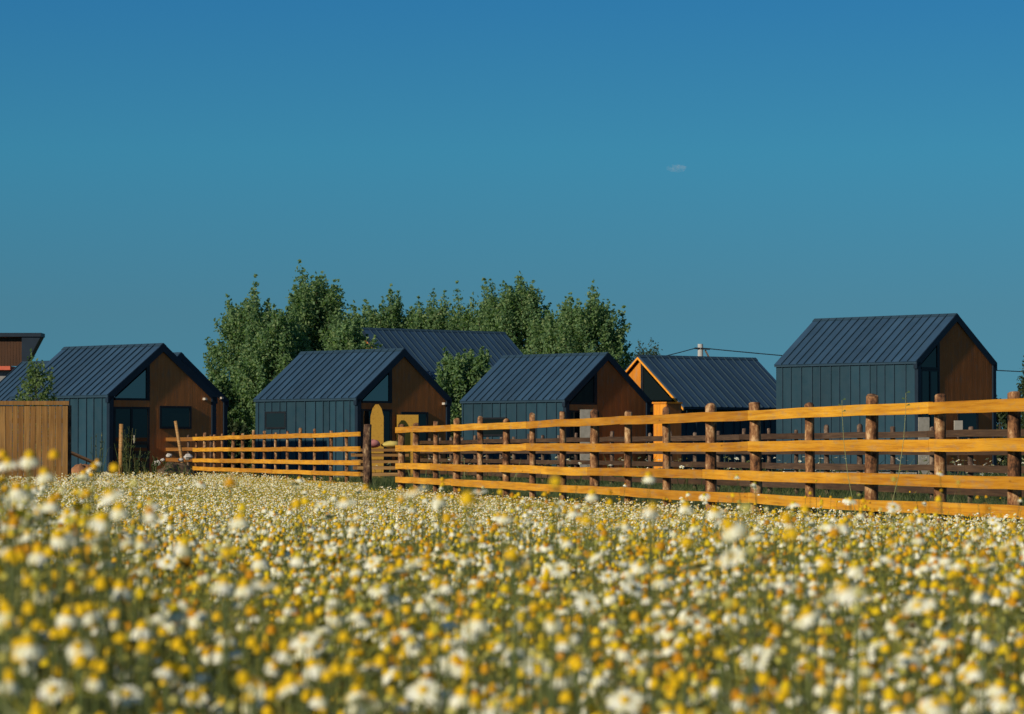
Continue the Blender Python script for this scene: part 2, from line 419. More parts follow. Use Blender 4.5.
def cabin(label, ridge_px, ridge_py, D, yaw, W=4.0, L=5.4, rise=1.6, side=-1, gable='gable', over=.0, eave_over=0.05,
          windows=(), side_windows=(), lamp=None, seed=0, transom=True, door=True, barge='trim', post=False, full_glass=False, name='cabin', base=.22, trim_w=.15, pane='glass', bay=.5):
    """gable-roofed cabin; local frame: front gable at y=0 facing -y, body to y=L; side=-1 puts the glazed bay at x<0"""
    rng = random.Random(seed)
    X, ZR = pt(ridge_px, ridge_py, D)
    root = thing(name, label, 'cabin', (X, D, 0), yaw)
    ze = ZR - rise; hw = W/2; z0 = base
    ang = math.atan2(rise, hw)
    # plinth
    mb = MB(); mb.box(-hw+.12, hw-.12, .15, L-.1, 0, z0-.002); mb.obj('plinth', M['plinth'], root)
    # long walls with upright standing seams
    for s in (-1, 1):
        mb = MB(); xo = s*hw; xi = s*(hw-.14); a, b = min(xo, xi), max(xo, xi)
        ys = [0] + clip_seams(0, L, .43, rng, .3) + [L]
        ops = [wn for wn in side_windows if wn[0] == s]
        for k in range(len(ys)-1):          # each tray is its own sheet
            ya, yb = ys[k]+.004, ys[k+1]-.004
            mb.box(a, b, ya, yb, z0, ze-.012)
        wall = mb.obj('side_wall', M['wall_metal'], root)
        mb = MB()
        for y in ys[1:-1]:
            mb.box(xo-.002 if s > 0 else xo-.035, xo+.035 if s > 0 else xo+.002, y-.016, y+.016, z0+.01, ze-.02)
        mb.obj('wall_seam', M['seam'], wall)
        for (_, ya, yb, za, zb) in ops:
            wx0, wx1 = (xo+.004, xo+.05) if s > 0 else (xo-.05, xo-.004)
            fr = MB(); t = .06
            fr.box(wx0, wx1, ya, yb, zb-t, zb); fr.box(wx0, wx1, ya, yb, za, za+t)
            fr.box(wx0, wx1, ya, ya+t, za+t, zb-t); fr.box(wx0, wx1, yb-t, yb, za+t, zb-t)
            wo = fr.obj('window', M['frame'], root)
            pn = MB(); px_ = xo+.042 if s > 0 else xo-.042
            pn.box(px_-.004, px_+.004, ya+t, yb-t, za+t, zb-t); pn.obj('pane', M['dark_glass'], wo)
    # roof: two slopes with seams, ridge cap, verge trims
    ro = MB(); se = MB()
    y0, y1 = -over, L+.02
    for s in (-1, 1):
        xe = s*(hw+eave_over); zee = ze - eave_over*math.tan(ang)
        ys = [y0] + clip_seams(y0, y1, .36, rng, .03) + [y1]
        for k in range(len(ys)-1):
            sloped(ro, xe, zee, 0, ZR-.02, ys[k]+.003, ys[k+1]-.003, .06)
        nx, nz = s*math.sin(ang)*.06, math.cos(ang)*.06
        for y in ys[1:-1]:
            sloped(se, xe+nx, zee+nz, nx, ZR-.02+nz, y-.014, y+.014, .038)
    rf = ro.obj('roof', M['roof_metal'], root)
    se.obj('roof_seam', M['seam'], rf)
    mb = MB()
    for s in (-1, 1): sloped(mb, s*.12, ZR+.05-.12*math.tan(ang), s*.001, ZR+.05, y0-.012, y1+.012, .02)
    mb.obj('ridge_cap', M['seam'], rf)
    mb = MB()
    for s in (-1, 1):
        xe = s*(hw+eave_over+.006); zee = ze-(eave_over+.006)*math.tan(ang)
        mb.box(xe-.01, xe+.01, y0-.004, y1, zee-.03, zee+.04)
    mb.obj('eave_flashing', M['seam'], rf)
    # front frame: the shell's dark edge round the gable
    fr = MB(); fw = trim_w
    yf = -over-.03
    for s in (-1, 1):
        a, b = (-hw-.006, -hw+fw) if s < 0 else (hw-fw, hw+.006)
        if not over: fr.box(a, b, yf, .12, z0-.02, ze-.03)
        xe = s*(hw+eave_over+.01); zee = ze-(eave_over+.01)*math.tan(ang)
        dz = fw/math.cos(ang)
        pr = [(xe, zee-dz), (0, ZR-.02-dz), (0, ZR+.05), (xe, zee+.07)]
        if s > 0: pr = pr[::-1]
        if over and trim_w < .1: pr = [(xe, zee-dz), (0, ZR-.02-dz), (0, ZR-.02), (xe, zee-.0)][::s and -s] if False else ([(xe, zee-dz), (0, ZR-.02-dz), (0, ZR-.02), (xe, zee)] if s < 0 else [(xe, zee), (0, ZR-.02), (0, ZR-.02-dz), (xe, zee-dz)])
        fr.prism(pr, yf, .12 if not over else yf+.05)
    fr.obj('gable_trim', M[barge], root)
    # gable wall: cladding with the glazed bay cut out of one half
    hb = hw - .14
    ztop = lambda x: ZR - .1 - abs(x)*math.tan(ang)
    xg0, xg1 = side*(hw-.2), side*bay        # glazed bay from the corner towards the ridge
    zb0, zb1 = ze - .36, ze - .16            # beam between door and transom
    yw = .03
    gw = MB()
    # solid part
    other = -side*(hb)
    step = .145; lo, hi = min(xg1, other), max(xg1, other)
    k = int((hi-lo)/step); st = (hi-lo)/k
    for i in range(k):
        a, b = lo+i*st, lo+(i+1)*st
        xa, xb = a+.0008, b-.0008
        if xa < 0 < xb:
            gw.prism([(xa, z0), (xb, z0), (xb, ztop(xb)), (0, ztop(0)), (xa, ztop(xa))], yw + (i % 2)*.0006, yw+.1)
        else:
            gw.prism([(xa, z0), (xb, z0), (xb, ztop(xb)), (xa, ztop(xa))], yw + (i % 2)*.0006, yw+.1)
    gwall = gw.obj('gable_wall', M[gable], root)
    a, b = min(xg0, xg1), max(xg0, xg1)
    if not full_glass:
        mb = MB(); mb.box(a, b-.004 if side < 0 else b, yw-.01, yw+.09, zb0, zb1); mb.obj('beam', M[gable], root)
    else: zb0 = zb1 = ze-.25
    # transom: the triangular light under the roof slope
    t = .07; xi = xg1 - (-side)*0 ; xc = xg1 + side*.13
    zt = lambda x: ztop(x) - .2
    corner = side*min(hw-.24, (ZR-.22-zb1-2*t)/math.tan(ang))
    fr = MB()
    def tri(x_in, x_out, zl, off):
        p = [(x_out, zl), (x_in, zl), (x_in, zt(x_in)-off)]
        if zt(x_out)-off > zl: p.append((x_out, zt(x_out)-off))
        return p if side < 0 else p[::-1]
    fr.prism([(min(xg1, xc), zb1), (max(xg1, xc), zb1), (max(xg1, xc), ztop(xc)-.02), (min(xg1, xc), ztop(xc)-.02)], yw-.015, yw+.05)
    x_a, x_b = min(corner, xc), max(corner, xc)
    fr.box(x_a, x_b, yw-.012, yw+.05, zb1+.002, zb1+t)
    to = fr.obj('transom_window', M['frame'], root)
    g = MB(); g.prism(tri(xc, corner, zb1+t, .0), yw+.012, yw+.02); g.obj('pane', M[pane], to)
    # door bay
    fr = MB(); t = .07
    fr.box(a, b, yw-.012, yw+.05, zb0-t, zb0-.002)
    fr.box(a, a+t, yw-.012, yw+.05, z0+.02, zb0-t); fr.box(b-t, b, yw-.012, yw+.05, z0+.02, zb0-t)
    mid = a+(b-a)*.5; fr.box(mid-t/2, mid+t/2, yw-.012, yw+.05, z0+.02, zb0-t)
    fr.box(a+t, b-t, yw-.012, yw+.05, z0+.02, z0+.1)
    do = fr.obj('door', M['frame'], root)
    for (p, q) in ((a+t, mid-t/2), (mid+t/2, b-t)):
        g = MB(); g.box(p, q, yw+.01, yw+.018, z0+.1, zb0-t); g.obj('pane', M['dark_glass'], do)
    h = MB(); h.box(mid+t/2+.02, mid+t/2+.05, yw-.06, yw-.03, z0+.9, z0+1.15); h.box(mid+t/2+.02, mid+t/2+.05, yw-.03, yw+.01, z0+1.0, z0+1.03)
    h.obj('handle', M['lamp'], do)
    # windows in the clad half
    for (xa, xb, za, zb) in windows:
        fr = MB(); t = .07; ya, yb = yw-.035, yw-.004
        fr.box(xa, xb, ya, yb, zb-t, zb); fr.box(xa, xb, ya, yb, za, za+t)
        fr.box(xa, xa+t, ya, yb, za+t, zb-t); fr.box(xb-t, xb, ya, yb, za+t, zb-t)
        wo = fr.obj('window', M['frame'], root)
        g = MB(); g.box(xa+t, xb-t, yw-.018, yw-.01, za+t, zb-t); g.obj('pane', M['dark_glass'], wo)
    if lamp:
        mb = MB(); x, z = lamp; mb.box(x-.04, x+.04, yw-.14, yw-.004, z, z+.07); mb.obj('wall_lamp', M['lamp'], root)
    # back gable
    mb = MB(); mb.prism([(-hb, z0), (hb, z0), (hb, ztop(hb)), (0, ztop(0)), (-hb, ztop(-hb))], L-.12, L-.02); mb.obj('back_wall', M['wall_metal'], root)
    return root

YAW = R(42)
h0 = cabin('dark metal cabin behind the small young tree, only its roof showing past its neighbour', 104, 360.5, 131, YAW, seed=1)
h1b = cabin('dark metal cabin tucked behind the leftmost cabin, its gable edge showing on the right', 181, 354, 121.5, YAW, windows=[], lamp=(1.72, 2.7), seed=2)
h1 = cabin('leftmost dark metal cabin with brown gable and a wide dark window, behind the soil mound', 163, 345, 110.5, YAW,
           windows=[(-.12, 1.12, 1.58, 2.3)], lamp=(1.62, 2.5), seed=3, W=4.15)
h2 = cabin('dark metal cabin with yellow boards standing in its door and window', 404, 350, 115.5, YAW,
           windows=[(-.12, 1.05, 1.1, 2.17)], side_windows=[(-1, 3.7, 4.8, 1.62, 2.2)], lamp=(1.72, 2.42), seed=4)
h3 = cabin('dark metal cabin with a pale board in its doorway, left of the orange gable', 608, 354, 121, YAW,
           windows=[], side_windows=[(-1, 3.0, 4.3, 1.4, 2.05)], seed=5, pane='dark_glass')
h4 = cabin('tall dark metal cabin standing alone at the right', 957, 315, 118, YAW, L=6.5, seed=6,
           windows=[(.05, 1.1, 1.2, 2.25)], full_glass=True, pane='dark_glass', bay=.85)
h5 = cabin('dark roofed cabin with a sunlit orange gable facing left', 640, 356.5, 125, R(-48), L=5.9, W=4.0, rise=1.62,
           side=1, gable='orange_wood', over=.1, eave_over=.3, barge='orange_wood', seed=7, trim_w=.06, pane='dark_glass', bay=.02)
h6 = cabin('large dark roofed house among the trees behind the cabins', 365, 329, 150, R(-48), L=8.0, W=6.4, rise=2.6,
           side=1, gable='gable', over=.2, eave_over=.3, seed=8, name='house')

# sunlit sheets standing in the door and window bays
def local(root, x, y):
    a = root.rotation_euler.z; l = root.location
    return (l.x + x*math.cos(a) - y*math.sin(a), l.y + x*math.sin(a) + y*math.cos(a))
def sheet(root, x, y, z0, prof, mat, name, label, cat, turn, lean=0, th=.03, group=None):
    p = local(root, x, y)
    mb = MB(); mb.prism(prof, 0, th)
    o = mb.obj(name, mat, None, loc=(p[0], p[1], z0), rot=(lean, 0, YAW+turn))
    return tag(o, label, cat, group)
arch = [(-.36,0),(.36,0),(.36,1.25),(.24,1.42),(.08,1.5),(-.08,1.5),(-.24,1.42),(-.36,1.25)]
sheet(h2, -1.36, -.25, .0, [(x*.6, z*1.6) for x, z in arch], M['osb'], 'chipboard_sheet', 'yellow round-topped chipboard sheet standing in front of a cabin door', 'board', R(-28))
sheet(h2, -.05, -.25, .0, [(-.36,0),(.36,0),(.36,2.07),(-.36,2.07)], M['osb'], 'chipboard_sheet', 'square-cut yellow chipboard sheet standing in front of a cabin window', 'board', R(-28))
sheet(h3, -1.2, -.22, .0, [(-.25,0),(.25,0),(.25,2.3),(-.25,2.3)], M['pale_board'], 'pale_board', 'pale grey board standing in the doorway of the cabin beside the orange gable', 'board', R(-22))
sheet(h4, -1.95, -.24, .0, [(-.2,0),(.2,0),(.2,2.0),(-.2,2.0)], M['pale_board'], 'pale_board', 'pale grey board leaning by the corner of the tall cabin', 'board', R(-22))
sheet(h4, -.25, -.28, 1.48, [(-.16,0),(.16,0),(.16,.42),(-.16,.42)], M['lamp'], 'notice_board', 'small blank pale panel in front of the tall cabin window', 'panel', R(-20))
# its stake
mb = MB(); mb.bar((0,0,0), (0,0,1.5), .05, .05, up=(0,1,0)); mb.obj('stake', M['old_post'], bpy.data.objects['notice_board'], loc=(0,.04,-1.48))

# orange plywood box wall by the orange gable
x, z = pt(660, 402, 121)
root = thing('store_hut', 'orange boarded hut in front of the orange gable', 'hut', (x, 121, 0), R(-48))
mb = MB()
for k in range(4): mb.box(-.3+k*.15+.003, -.3+(k+1)*.15-.003, 0, .03+.003*(k % 2), 0, z-.06)
mb.obj('front_wall', M['orange_wood'], root)
mb = MB(); mb.box(.305, .335, .004, .7, 0, z-.06); mb.box(-.335, -.305, .004, .7, 0, z-.06); mb.box(-.3, .3, .67, .7, 0, z-.06)
mb.obj('side_wall', M['gable'], root)
mb = MB(); mb.box(-.36, .36, -.04, .74, z-.058, z); mb.obj('roof', M['orange_wood'], root)

# far left: timber house with a flaring dark eave
D = 150
pr = [pt(a, b, D) for a, b in ((-160, 366), (27, 364), (29, 352), (41, 337), (-160, 336))]
xr = (27-512)*D/F
root = thing('timber_house', 'brown timber house with a flaring dark roof edge at the far left', 'house', (xr, D, 0), 0)
rel = lambda px_, py_: (pt(px_, py_, D)[0]-xr, pt(px_, py_, D)[1])
mb = MB(); a = rel(-160, 366); b = rel(27, 366); zt_ = rel(0, 337)[1]
k = 60
for i in range(k):
    xa = a[0]+(b[0]-.2-a[0])*i/k; xb = a[0]+(b[0]-.2-a[0])*(i+1)/k
    mb.box(xa+.003, xb-.003, (i % 2)*.006, .2, b[1], zt_-.01)
mb.obj('upper_wall', mat_plank('dark_cladding', (.045,.02,.009), (.068,.03,.013), (.09,.04,.018), axis='Z', knots=False), root)
mb = MB(); mb.box(a[0]+.3, b[0]-.9, .35, 6, 0, b[1]-.18); mb.obj('lower_wall', M['plinth'], root)
mb = MB(); mb.box(a[0], b[0]-.72, -.05, 6, b[1]-.17, b[1]-.005); mb.obj('floor_band', mat_noise('red_band', (.45,.08,.04), (.55,.12,.06), 3), root)
mb = MB(); q = rel(41, 337); r_ = rel(28, 362)
mb.prism([(b[0]-.2, b[1]+.01), (r_[0], r_[1]), (q[0], q[1]), (b[0]-.2, q[1])], -.25, .9); mb.obj('eave', M['trim'], root)
mb = MB(); mb.box(a[0], q[0]+.03, -.32, .95, q[1]+.005, q[1]+.17); mb.obj('roof', M['trim'], root)

# ------------------------------------------------------------------ trees
rs = np.random.RandomState(7)
def leaf_quads(P, size, rs, flat=.5):
    """one small leaf-clump quad (two triangles) per point"""
    n = len(P)
    u = rs.normal(size=(n,3)); u /= np.linalg.norm(u, axis=1)[:,None]
    v = rs.normal(size=(n,3)); v -= (v*u).sum(1)[:,None]*u; v /= np.linalg.norm(v, axis=1)[:,None]
    s = (size*rs.uniform(.5, 1.35, n))[:,None]
    a = P - u*s; b = P + v*s*flat; c = P + u*s; d = P - v*s*flat
    V = np.stack([a,b,c,d], 1).reshape(-1,3)
    i = np.arange(n)[:,None]*4
    T = np.concatenate([i+np.array([[0,1,2]]), i+np.array([[0,2,3]])], 0)
    return V, T
def tree(name, label, x, y, h, spread, seed, leaves=20000, leaf=.084, mat='tree_leaf', lo=.08, trunk_r=None, group=None, cat='tree', sprays=150, spray=None, squash=.6):
    """trunk, limbs and a full uneven crown made of many ascending sprays of leaves; spread is the half-width"""
    rng = random.Random(seed); rs = np.random.RandomState(seed)
    root = thing(name, label, cat, (x, y, 0), 0, group)
    mb = MB(); tr = trunk_r or h*.017
    lean = (rng.uniform(-.03,.03)*h, rng.uniform(-.03,.03)*h)
    tp = [Vector((lean[0]*k/8 + rng.uniform(-.01,.01)*h, lean[1]*k/8 + rng.uniform(-.01,.01)*h, h*.9*k/8 - (.1 if k == 0 else 0))) for k in range(9)]
    mb.tube(tp, [tr*(1-.115*k) for k in range(9)], 8)
    def at(t):
        f = max(0, min(t*8, 7.999)); i = int(f); return tp[i].lerp(tp[i+1], f-i)
    # crown outline: lobes of different reach round the trunk and up it
    lob = [(rng.uniform(0, 6.28), rng.uniform(.1, .9), rng.uniform(-.42, .34), rng.uniform(.4, .9), rng.uniform(.08, .18)) for _ in range(22)]
    def reach(az, t):
        r = math.sqrt(max(0, 1-((t-.38)/.63)**2)) if t > .38 else .72+.28*t/.38
        g = 1
        for (a0, t0, amp, wa, wt) in lob:
            da = (az-a0+math.pi) % (2*math.pi)-math.pi
            g += amp*math.exp(-(da/wa)**2-((t-t0)/wt)**2)
        return spread*r*max(.45, g)
    sl = spray or .13*h
    A, W_, DIR = [], [], []
    for i in range(sprays):
        t = lo + (.97-lo)*(1-(1-(i+rng.random())/sprays)**1.15)
        az = i*2.39996 + rng.uniform(-.3,.3); R_ = reach(az, t)
        rr = R_*(1-.7*rng.random()**1.6)
        c = Vector((at(t).x + math.cos(az)*rr, at(t).y + math.sin(az)*rr, h*t*.96))
        out = Vector((math.cos(az), math.sin(az), 0))*min(1, rr/max(spread*.5, .01))
        d = (out*rng.uniform(.25, 1.1) + Vector((rng.uniform(-.25,.25), rng.uniform(-.25,.25), rng.uniform(.7, 1.25)))).normalized()
        L = sl*rng.uniform(.6, 1.35)
        if t > .7 and i % 3 == 0:                    # plumes that break the outline
            d = (d*.5 + Vector((0,0,1.3))).normalized(); L *= rng.uniform(1.1, 1.75); c = c + Vector((0,0,.25*L))
        b0 = at(max(.06, t - .12 - .5*rr/h)); e = c + d*L*.75
        mid = b0.lerp(c, .6) - Vector((0,0,.05*rr))
        mb.tube([b0, mid, c, c.lerp(e, .8)], [tr*.3*(1-t*.6), tr*.2*(1-t*.6), tr*.1, tr*.03], 4, False)
        m_ = 7
        for g in range(m_):
            u = g/(m_-1); p = c - d*L*.35 + d*L*1.1*u
            A.append((p.x, p.y, p.z, sl*(.22*(1-u)**.8 + .035))); W_.append((1.15-u)**1.1*L)
    mb.obj('trunk', M['bark'], root, True)
    A = np.array(A); W_ = np.array(W_); W_ = W_/W_.sum()
    idx = rs.choice(len(A), leaves, p=W_)
    P = A[idx,:3] + rs.normal(size=(leaves,3))*A[idx,3:4]*np.array([.9,.9,.8])
    P = P[P[:,2] > .12]
    V, T = leaf_quads(P, leaf, rs, .55)
    link('crown', npmesh('crown', V, T, np.zeros(len(T)), [M[mat]]), root)
    return root

TG = 'leafy trees behind the cabins'
def T_(px_, top, D, spread_px, seed, label, **k):
    s = F/D; x = (px_-512)/s; h = (HY-top)/s + EYE
    return tree('tree', label, x, D, h/1.12, spread_px*.94/s, seed, group=TG, **k)
T_(248, 286, 168, 44, 41, 'leftmost leafy tree, beside the leftmost cabin gable', leaves=40500)
T_(313, 267, 172, 50, 42, 'tall leafy tree with ragged plumes above the cabin with yellow boards', leaves=56700, sprays=210)
T_(280, 302, 160, 44, 43, 'broad low tree between the two tallest left crowns', leaves=37800)
T_(352, 316, 146, 30, 51, 'low crown at the left end of the dark house ridge', leaves=27000)
T_(350, 302, 166, 38, 53, 'crown filling the dip left of the dark house, behind its gable', leaves=28000)
T_(388, 288, 182, 42, 44, 'tree above the left end of the dark house roof', leaves=35100)
T_(432, 290, 186, 46, 45, 'rounded tree above the middle of the dark house roof', leaves=37800)
T_(472, 290, 184, 42, 46, 'tree above the right half of the dark house roof', leaves=35100)
T_(519, 268, 178, 46, 47, 'tallest tree right of the dark house', leaves=51300, sprays=190)
T_(556, 302, 174, 42, 48, 'lower crown between the tallest right tree and the last tree', leaves=35100)
T_(592, 286, 172, 46, 49, 'rightmost leafy tree, above the cabin left of the orange gable', leaves=45900, sprays=170)
T_(466, 345, 136, 40, 50, 'dense bushy tree between two cabins, in front of the dark house', leaves=37800, lo=.04, leaf=.08)
T_(216, 372, 160, 26, 52, 'low tree beside the right edge of the leftmost gable', leaves=18900, lo=.04)
s = F/104
tree('young_tree', 'small pale green young tree behind the brown board screen', (36-512)/s, 104, (HY-361)/s+EYE, 24/s, 61, leaves=3000, leaf=.055, mat='young_leaf', lo=.12, trunk_r=.03, sprays=80, spray=.34)
for px_, top, D, sp, seed, lab in ((654, 348, 260, 8, 71, 'tiny distant tree just left of the utility pole'), (643, 351, 262, 6, 72, 'tiniest distant tree touching the edge of the big trees'),
                                   (1031, 374, 190, 14, 73, 'dark tree cut off by the right edge of the picture')):
    s = F/D
    tree('tree', lab, (px_-512)/s, D, (HY-top)/s+EYE, sp/s, seed, leaves=6000, mat='bush_leaf', lo=.05, sprays=70)
for k, (px_, top, D, sp, lab) in enumerate(((1000, 402, 170, 16, 'dark bush just right of the tall cabin'), (985, 420, 172, 14, 'low dark bush behind the right corner of the tall cabin'), (1040, 405, 165, 18, 'dark bush at the right edge of the picture'),
      (235, 425, 140, 14, 'low bush in the gap right of the leftmost cabin'), (455, 430, 130, 10, 'low bush at the back corner of the middle cabin'))):
    s = F/D
    tree('bush', lab, (px_-512)/s, D, (HY-top)/s+EYE, sp/s*1.2, 80+k, leaves=6000, mat='bush_leaf', lo=.03, leaf=.08, cat='bush', sprays=70, squash=.5)

# --------------------------------------------------------- pole and cables
D = 205; s = F/D; x, z = pt(700.5, 344, D)
root = thing('utility_pole', 'pale concrete utility pole showing above the dark roof right of the orange gable', 'utility pole', (x, D, 0))
mb = MB(); mb.tube([(0,0,-.1), (0,0,z)], [.22,.16], 10); mb.obj('mast', mat_noise('pole_concrete', (.34,.33,.31), (.46,.45,.42), 3, .9), root)
mb = MB(); mb.bar((-.35,-.1,z-.25), (.55,-.1,z-.3), .12, .1); mb.obj('cross_arm', M['frame'], root)
mb = MB(); mb.bar((.28,0,z-.35), (1.05,0,z-1.9), .1, .1, up=(0,1,0)); mb.obj('brace', M['old_post'], root)
def cable(name, p, q, sag, label):
    mb = MB(); pts = [Vector(p).lerp(Vector(q), k/16) - Vector((0,0,4*sag*(k/16)*(1-k/16))) for k in range(17)]
    mb.tube(pts, [.028]*17, 4); tag(mb.obj(name, M['frame']), label, 'cable')
cable('cable', (x-.3, D-.1, z-.25), (x-13, D+25, z-1.4), .5, 'overhead cable running down to the left from the utility pole')
cable('cable', (x+.5, D-.1, z-.28), (x+26, D-8, z-2.1), .25, 'overhead cable running right from the pole, passing behind the tall cabin')

# ---------------------------------------------------- mound, stones, stakes
def mound(name, px_, D, w_, d_, h_, seed, mat, label):
    rng = random.Random(seed); mb = MB(); n, k = 28, 9
    ph = [rng.uniform(0, 6.28) for _ in range(6)]
    rows = []
    for j in range(k+1):
        r = j/k; row = []
        for i in range(n):
            a = 6.283*i/n; rr = r*(1+.12*math.sin(3*a+ph[0])+.07*math.sin(7*a+ph[1]))
            zz = h_*max(0, (1-r))**.85*(1+.22*math.sin(3*a+4*r+ph[2])*r)*(1-.25*max(0,1-r*3)) + (.07*h_*rng.uniform(-1,1) if j < k else -.03)
            row.append(len(mb.v)); mb.v.append((w_*rr*math.cos(a), d_*rr*math.sin(a), zz))
        rows.append(row)
    for j in range(k):
        for i in range(n):
            i2 = (i+1) % n; mb.f.append((rows[j][i], rows[j+1][i], rows[j+1][i2], rows[j][i2])); mb.m.append(0)
    o = mb.obj(name, mat, None, True, loc=((px_-512)*D/F, D, 0)); return tag(o, label, 'mound')
mound('soil_mound', 174, 88, .72, 1.3, .72, 1, M['soil'], 'brown weedy soil mound left of the shorter orange fence')
mound('soil_mound', 82, 95, .66, 1.0, .64, 2, mat_noise('orange_soil', (.22,.09,.035), (.42,.19,.08), 3, .95), 'orange soil heap beside the right end of the board screen')
x, z = pt(84, 459, 93.9)
mb = MB(); mb.bar((-.42,0,.2), (.36,0,-.14), .18, .05, up=(0,.3,1)); mb.bar((-.36,.02,.15), (-.4,.25,-z), .05, .05, up=(0,1,.2))
tag(mb.obj('dark_board', M['old_rail'], None, loc=(x, 93.9, z)), 'dark board lying slanted across the orange soil heap', 'board')
def stone(px_, py_, D, r, seed, label, mat=None, name='stone', cat='stone', sq=(1,1,.7), group=None):
    rng = random.Random(seed); mb = MB(); x, z = pt(px_, py_, D); n, k = 10, 6; rows = []
    for j in range(k+1):
        t = math.pi*j/k; row = []
        for i in range(n):
            a = 6.283*i/n; q = 1+rng.uniform(-.18,.18)
            row.append(len(mb.v)); mb.v.append((r*q*sq[0]*math.sin(t)*math.cos(a), r*q*sq[1]*math.sin(t)*math.sin(a), r*q*sq[2]*math.cos(t)))
        rows.append(row)
    for j in range(k):
        for i in range(n):
            i2 = (i+1) % n; mb.f.append((rows[j][i], rows[j+1][i], rows[j+1][i2], rows[j][i2])); mb.m.append(0)
    return tag(mb.obj(name, mat or M['stone'], None, cat != 'stone', loc=(x, D, z)), label, cat, group)
SG = 'stones on the soil mound'
for k, (a, b, c) in enumerate(((188, 457, .11), (181, 460, .07), (169, 455.5, .08), (157, 463, .1), (163, 460, .06))):
    stone(a, b, 87.6-.2*k, c, 5+k, ('largest pale stone at the right end of the soil mound', 'pale stone second from the right on the soil mound', 'pale stone on the middle of the soil mound top',
          'bright stone low on the left flank of the soil mound', 'smallest stone between the others on the soil mound')[k], group=SG)

def stake(px_, y_top, D, lean, label, r=.03, lit=True):
    x, z = pt(px_, y_top, D); mb = MB()
    mb.tube([(-lean, 0, -.05), (-lean*.5, 0, z*.5), (0, 0, z)], [r, r, r*.9], 7)
    tag(mb.obj('stake', M['lumber'], None, True, loc=(x, D, 0)), label, 'stake')
stake(121.5, 424, 80, .02, 'upright pale wooden stake among tall weeds right of the board screen', .055)
stake(175.5, 421, 90, -.28, 'pale wooden pole leaning to the left above the soil mound', .045)

# stack of planks in the gap between the two fences
D = 97; x = (382-512)*D/F
root = thing('plank_stack', 'stack of sawn brown planks seen through the gap between the two orange fences', 'plank stack', (x, D, 0), R(8))
rng = random.Random(14)
for z in (.18, .36, .54, .72, .86):
    for k in range(3):
        mb = MB(); y = k*.24; dx = rng.uniform(-.12, .12); h = rng.uniform(.07, .1)
        mb.box(-.72+dx, .72+dx, y, y+.2, z, z+h); mb.obj('plank', M['lumber'], root)
for z in (.0, .27, .45, .63):
    for xx in (-.5, .5):
        mb = MB(); mb.box(xx-.04, xx+.04, .02, .66, z + (0 if z == 0 else .012), z+(.178 if z == 0 else .08)); mb.obj('bearer', M['old_rail'], root)
stone(372.5, 443.5, D+.3, .2, 31, 'dusty pink sack lying on the plank stack', mat_noise('pink_sack', (.3,.1,.1), (.42,.17,.15), 5, .8), 'sack', 'sack', (1.15,.9,.55))
stone(391, 444.5, D+.35, .19, 32, 'mustard yellow sack lying on the plank stack', mat_noise('yellow_sack', (.4,.3,.06), (.55,.42,.12), 5, .8), 'sack', 'sack', (1.35,.9,.5))

# -------------------------------------------------------------------- cloud
m = bpy.data.materials.new('cloud_vapour'); m.use_nodes = True; nt = m.node_tree; nt.nodes.clear(); M['cloud'] = m
pv = N(nt, 'ShaderNodeVolumePrincipled'); pv.inputs['Color'].default_value = (1,.93,.9,1)
nz = noise(nt, .22, 4); r_ = N(nt, 'ShaderNodeMapRange'); nt.links.new(nz, r_.inputs[0])
r_.inputs[1].default_value = .42; r_.inputs[2].default_value = .75; r_.inputs[3].default_value = 0; r_.inputs[4].default_value = .04
nt.links.new(r_.outputs[0], pv.inputs['Density']); nt.links.new(pv.outputs[0], N(nt, 'ShaderNodeOutputMaterial').inputs['Volume'])
D = 3000; x, z = pt(677, 168, D); mb = MB(); rng = random.Random(2)
for (dx, dz, rx, rz) in ((0,0,9,3.5),):
    n, k = 16, 10; rows = []
    for j in range(k+1):
        t = math.pi*j/k; rows.append([])
        for i in range(n):
            a = 6.283*i/n; q = 1+rng.uniform(-.15,.15)
            rows[-1].append(len(mb.v)); mb.v.append((dx+rx*q*math.sin(t)*math.cos(a), 8*math.sin(t)*math.sin(a), dz+rz*q*math.cos(t)))
    for j in range(k):
        for i in range(n):
            i2 = (i+1) % n; mb.f.append((rows[j][i], rows[j+1][i], rows[j+1][i2], rows[j][i2])); mb.m.append(0)
tag(mb.obj('cloud', M['cloud'], None, True, loc=(x, D, z)), 'single tiny wisp of cloud in the clear sky above the roofs', 'cloud')

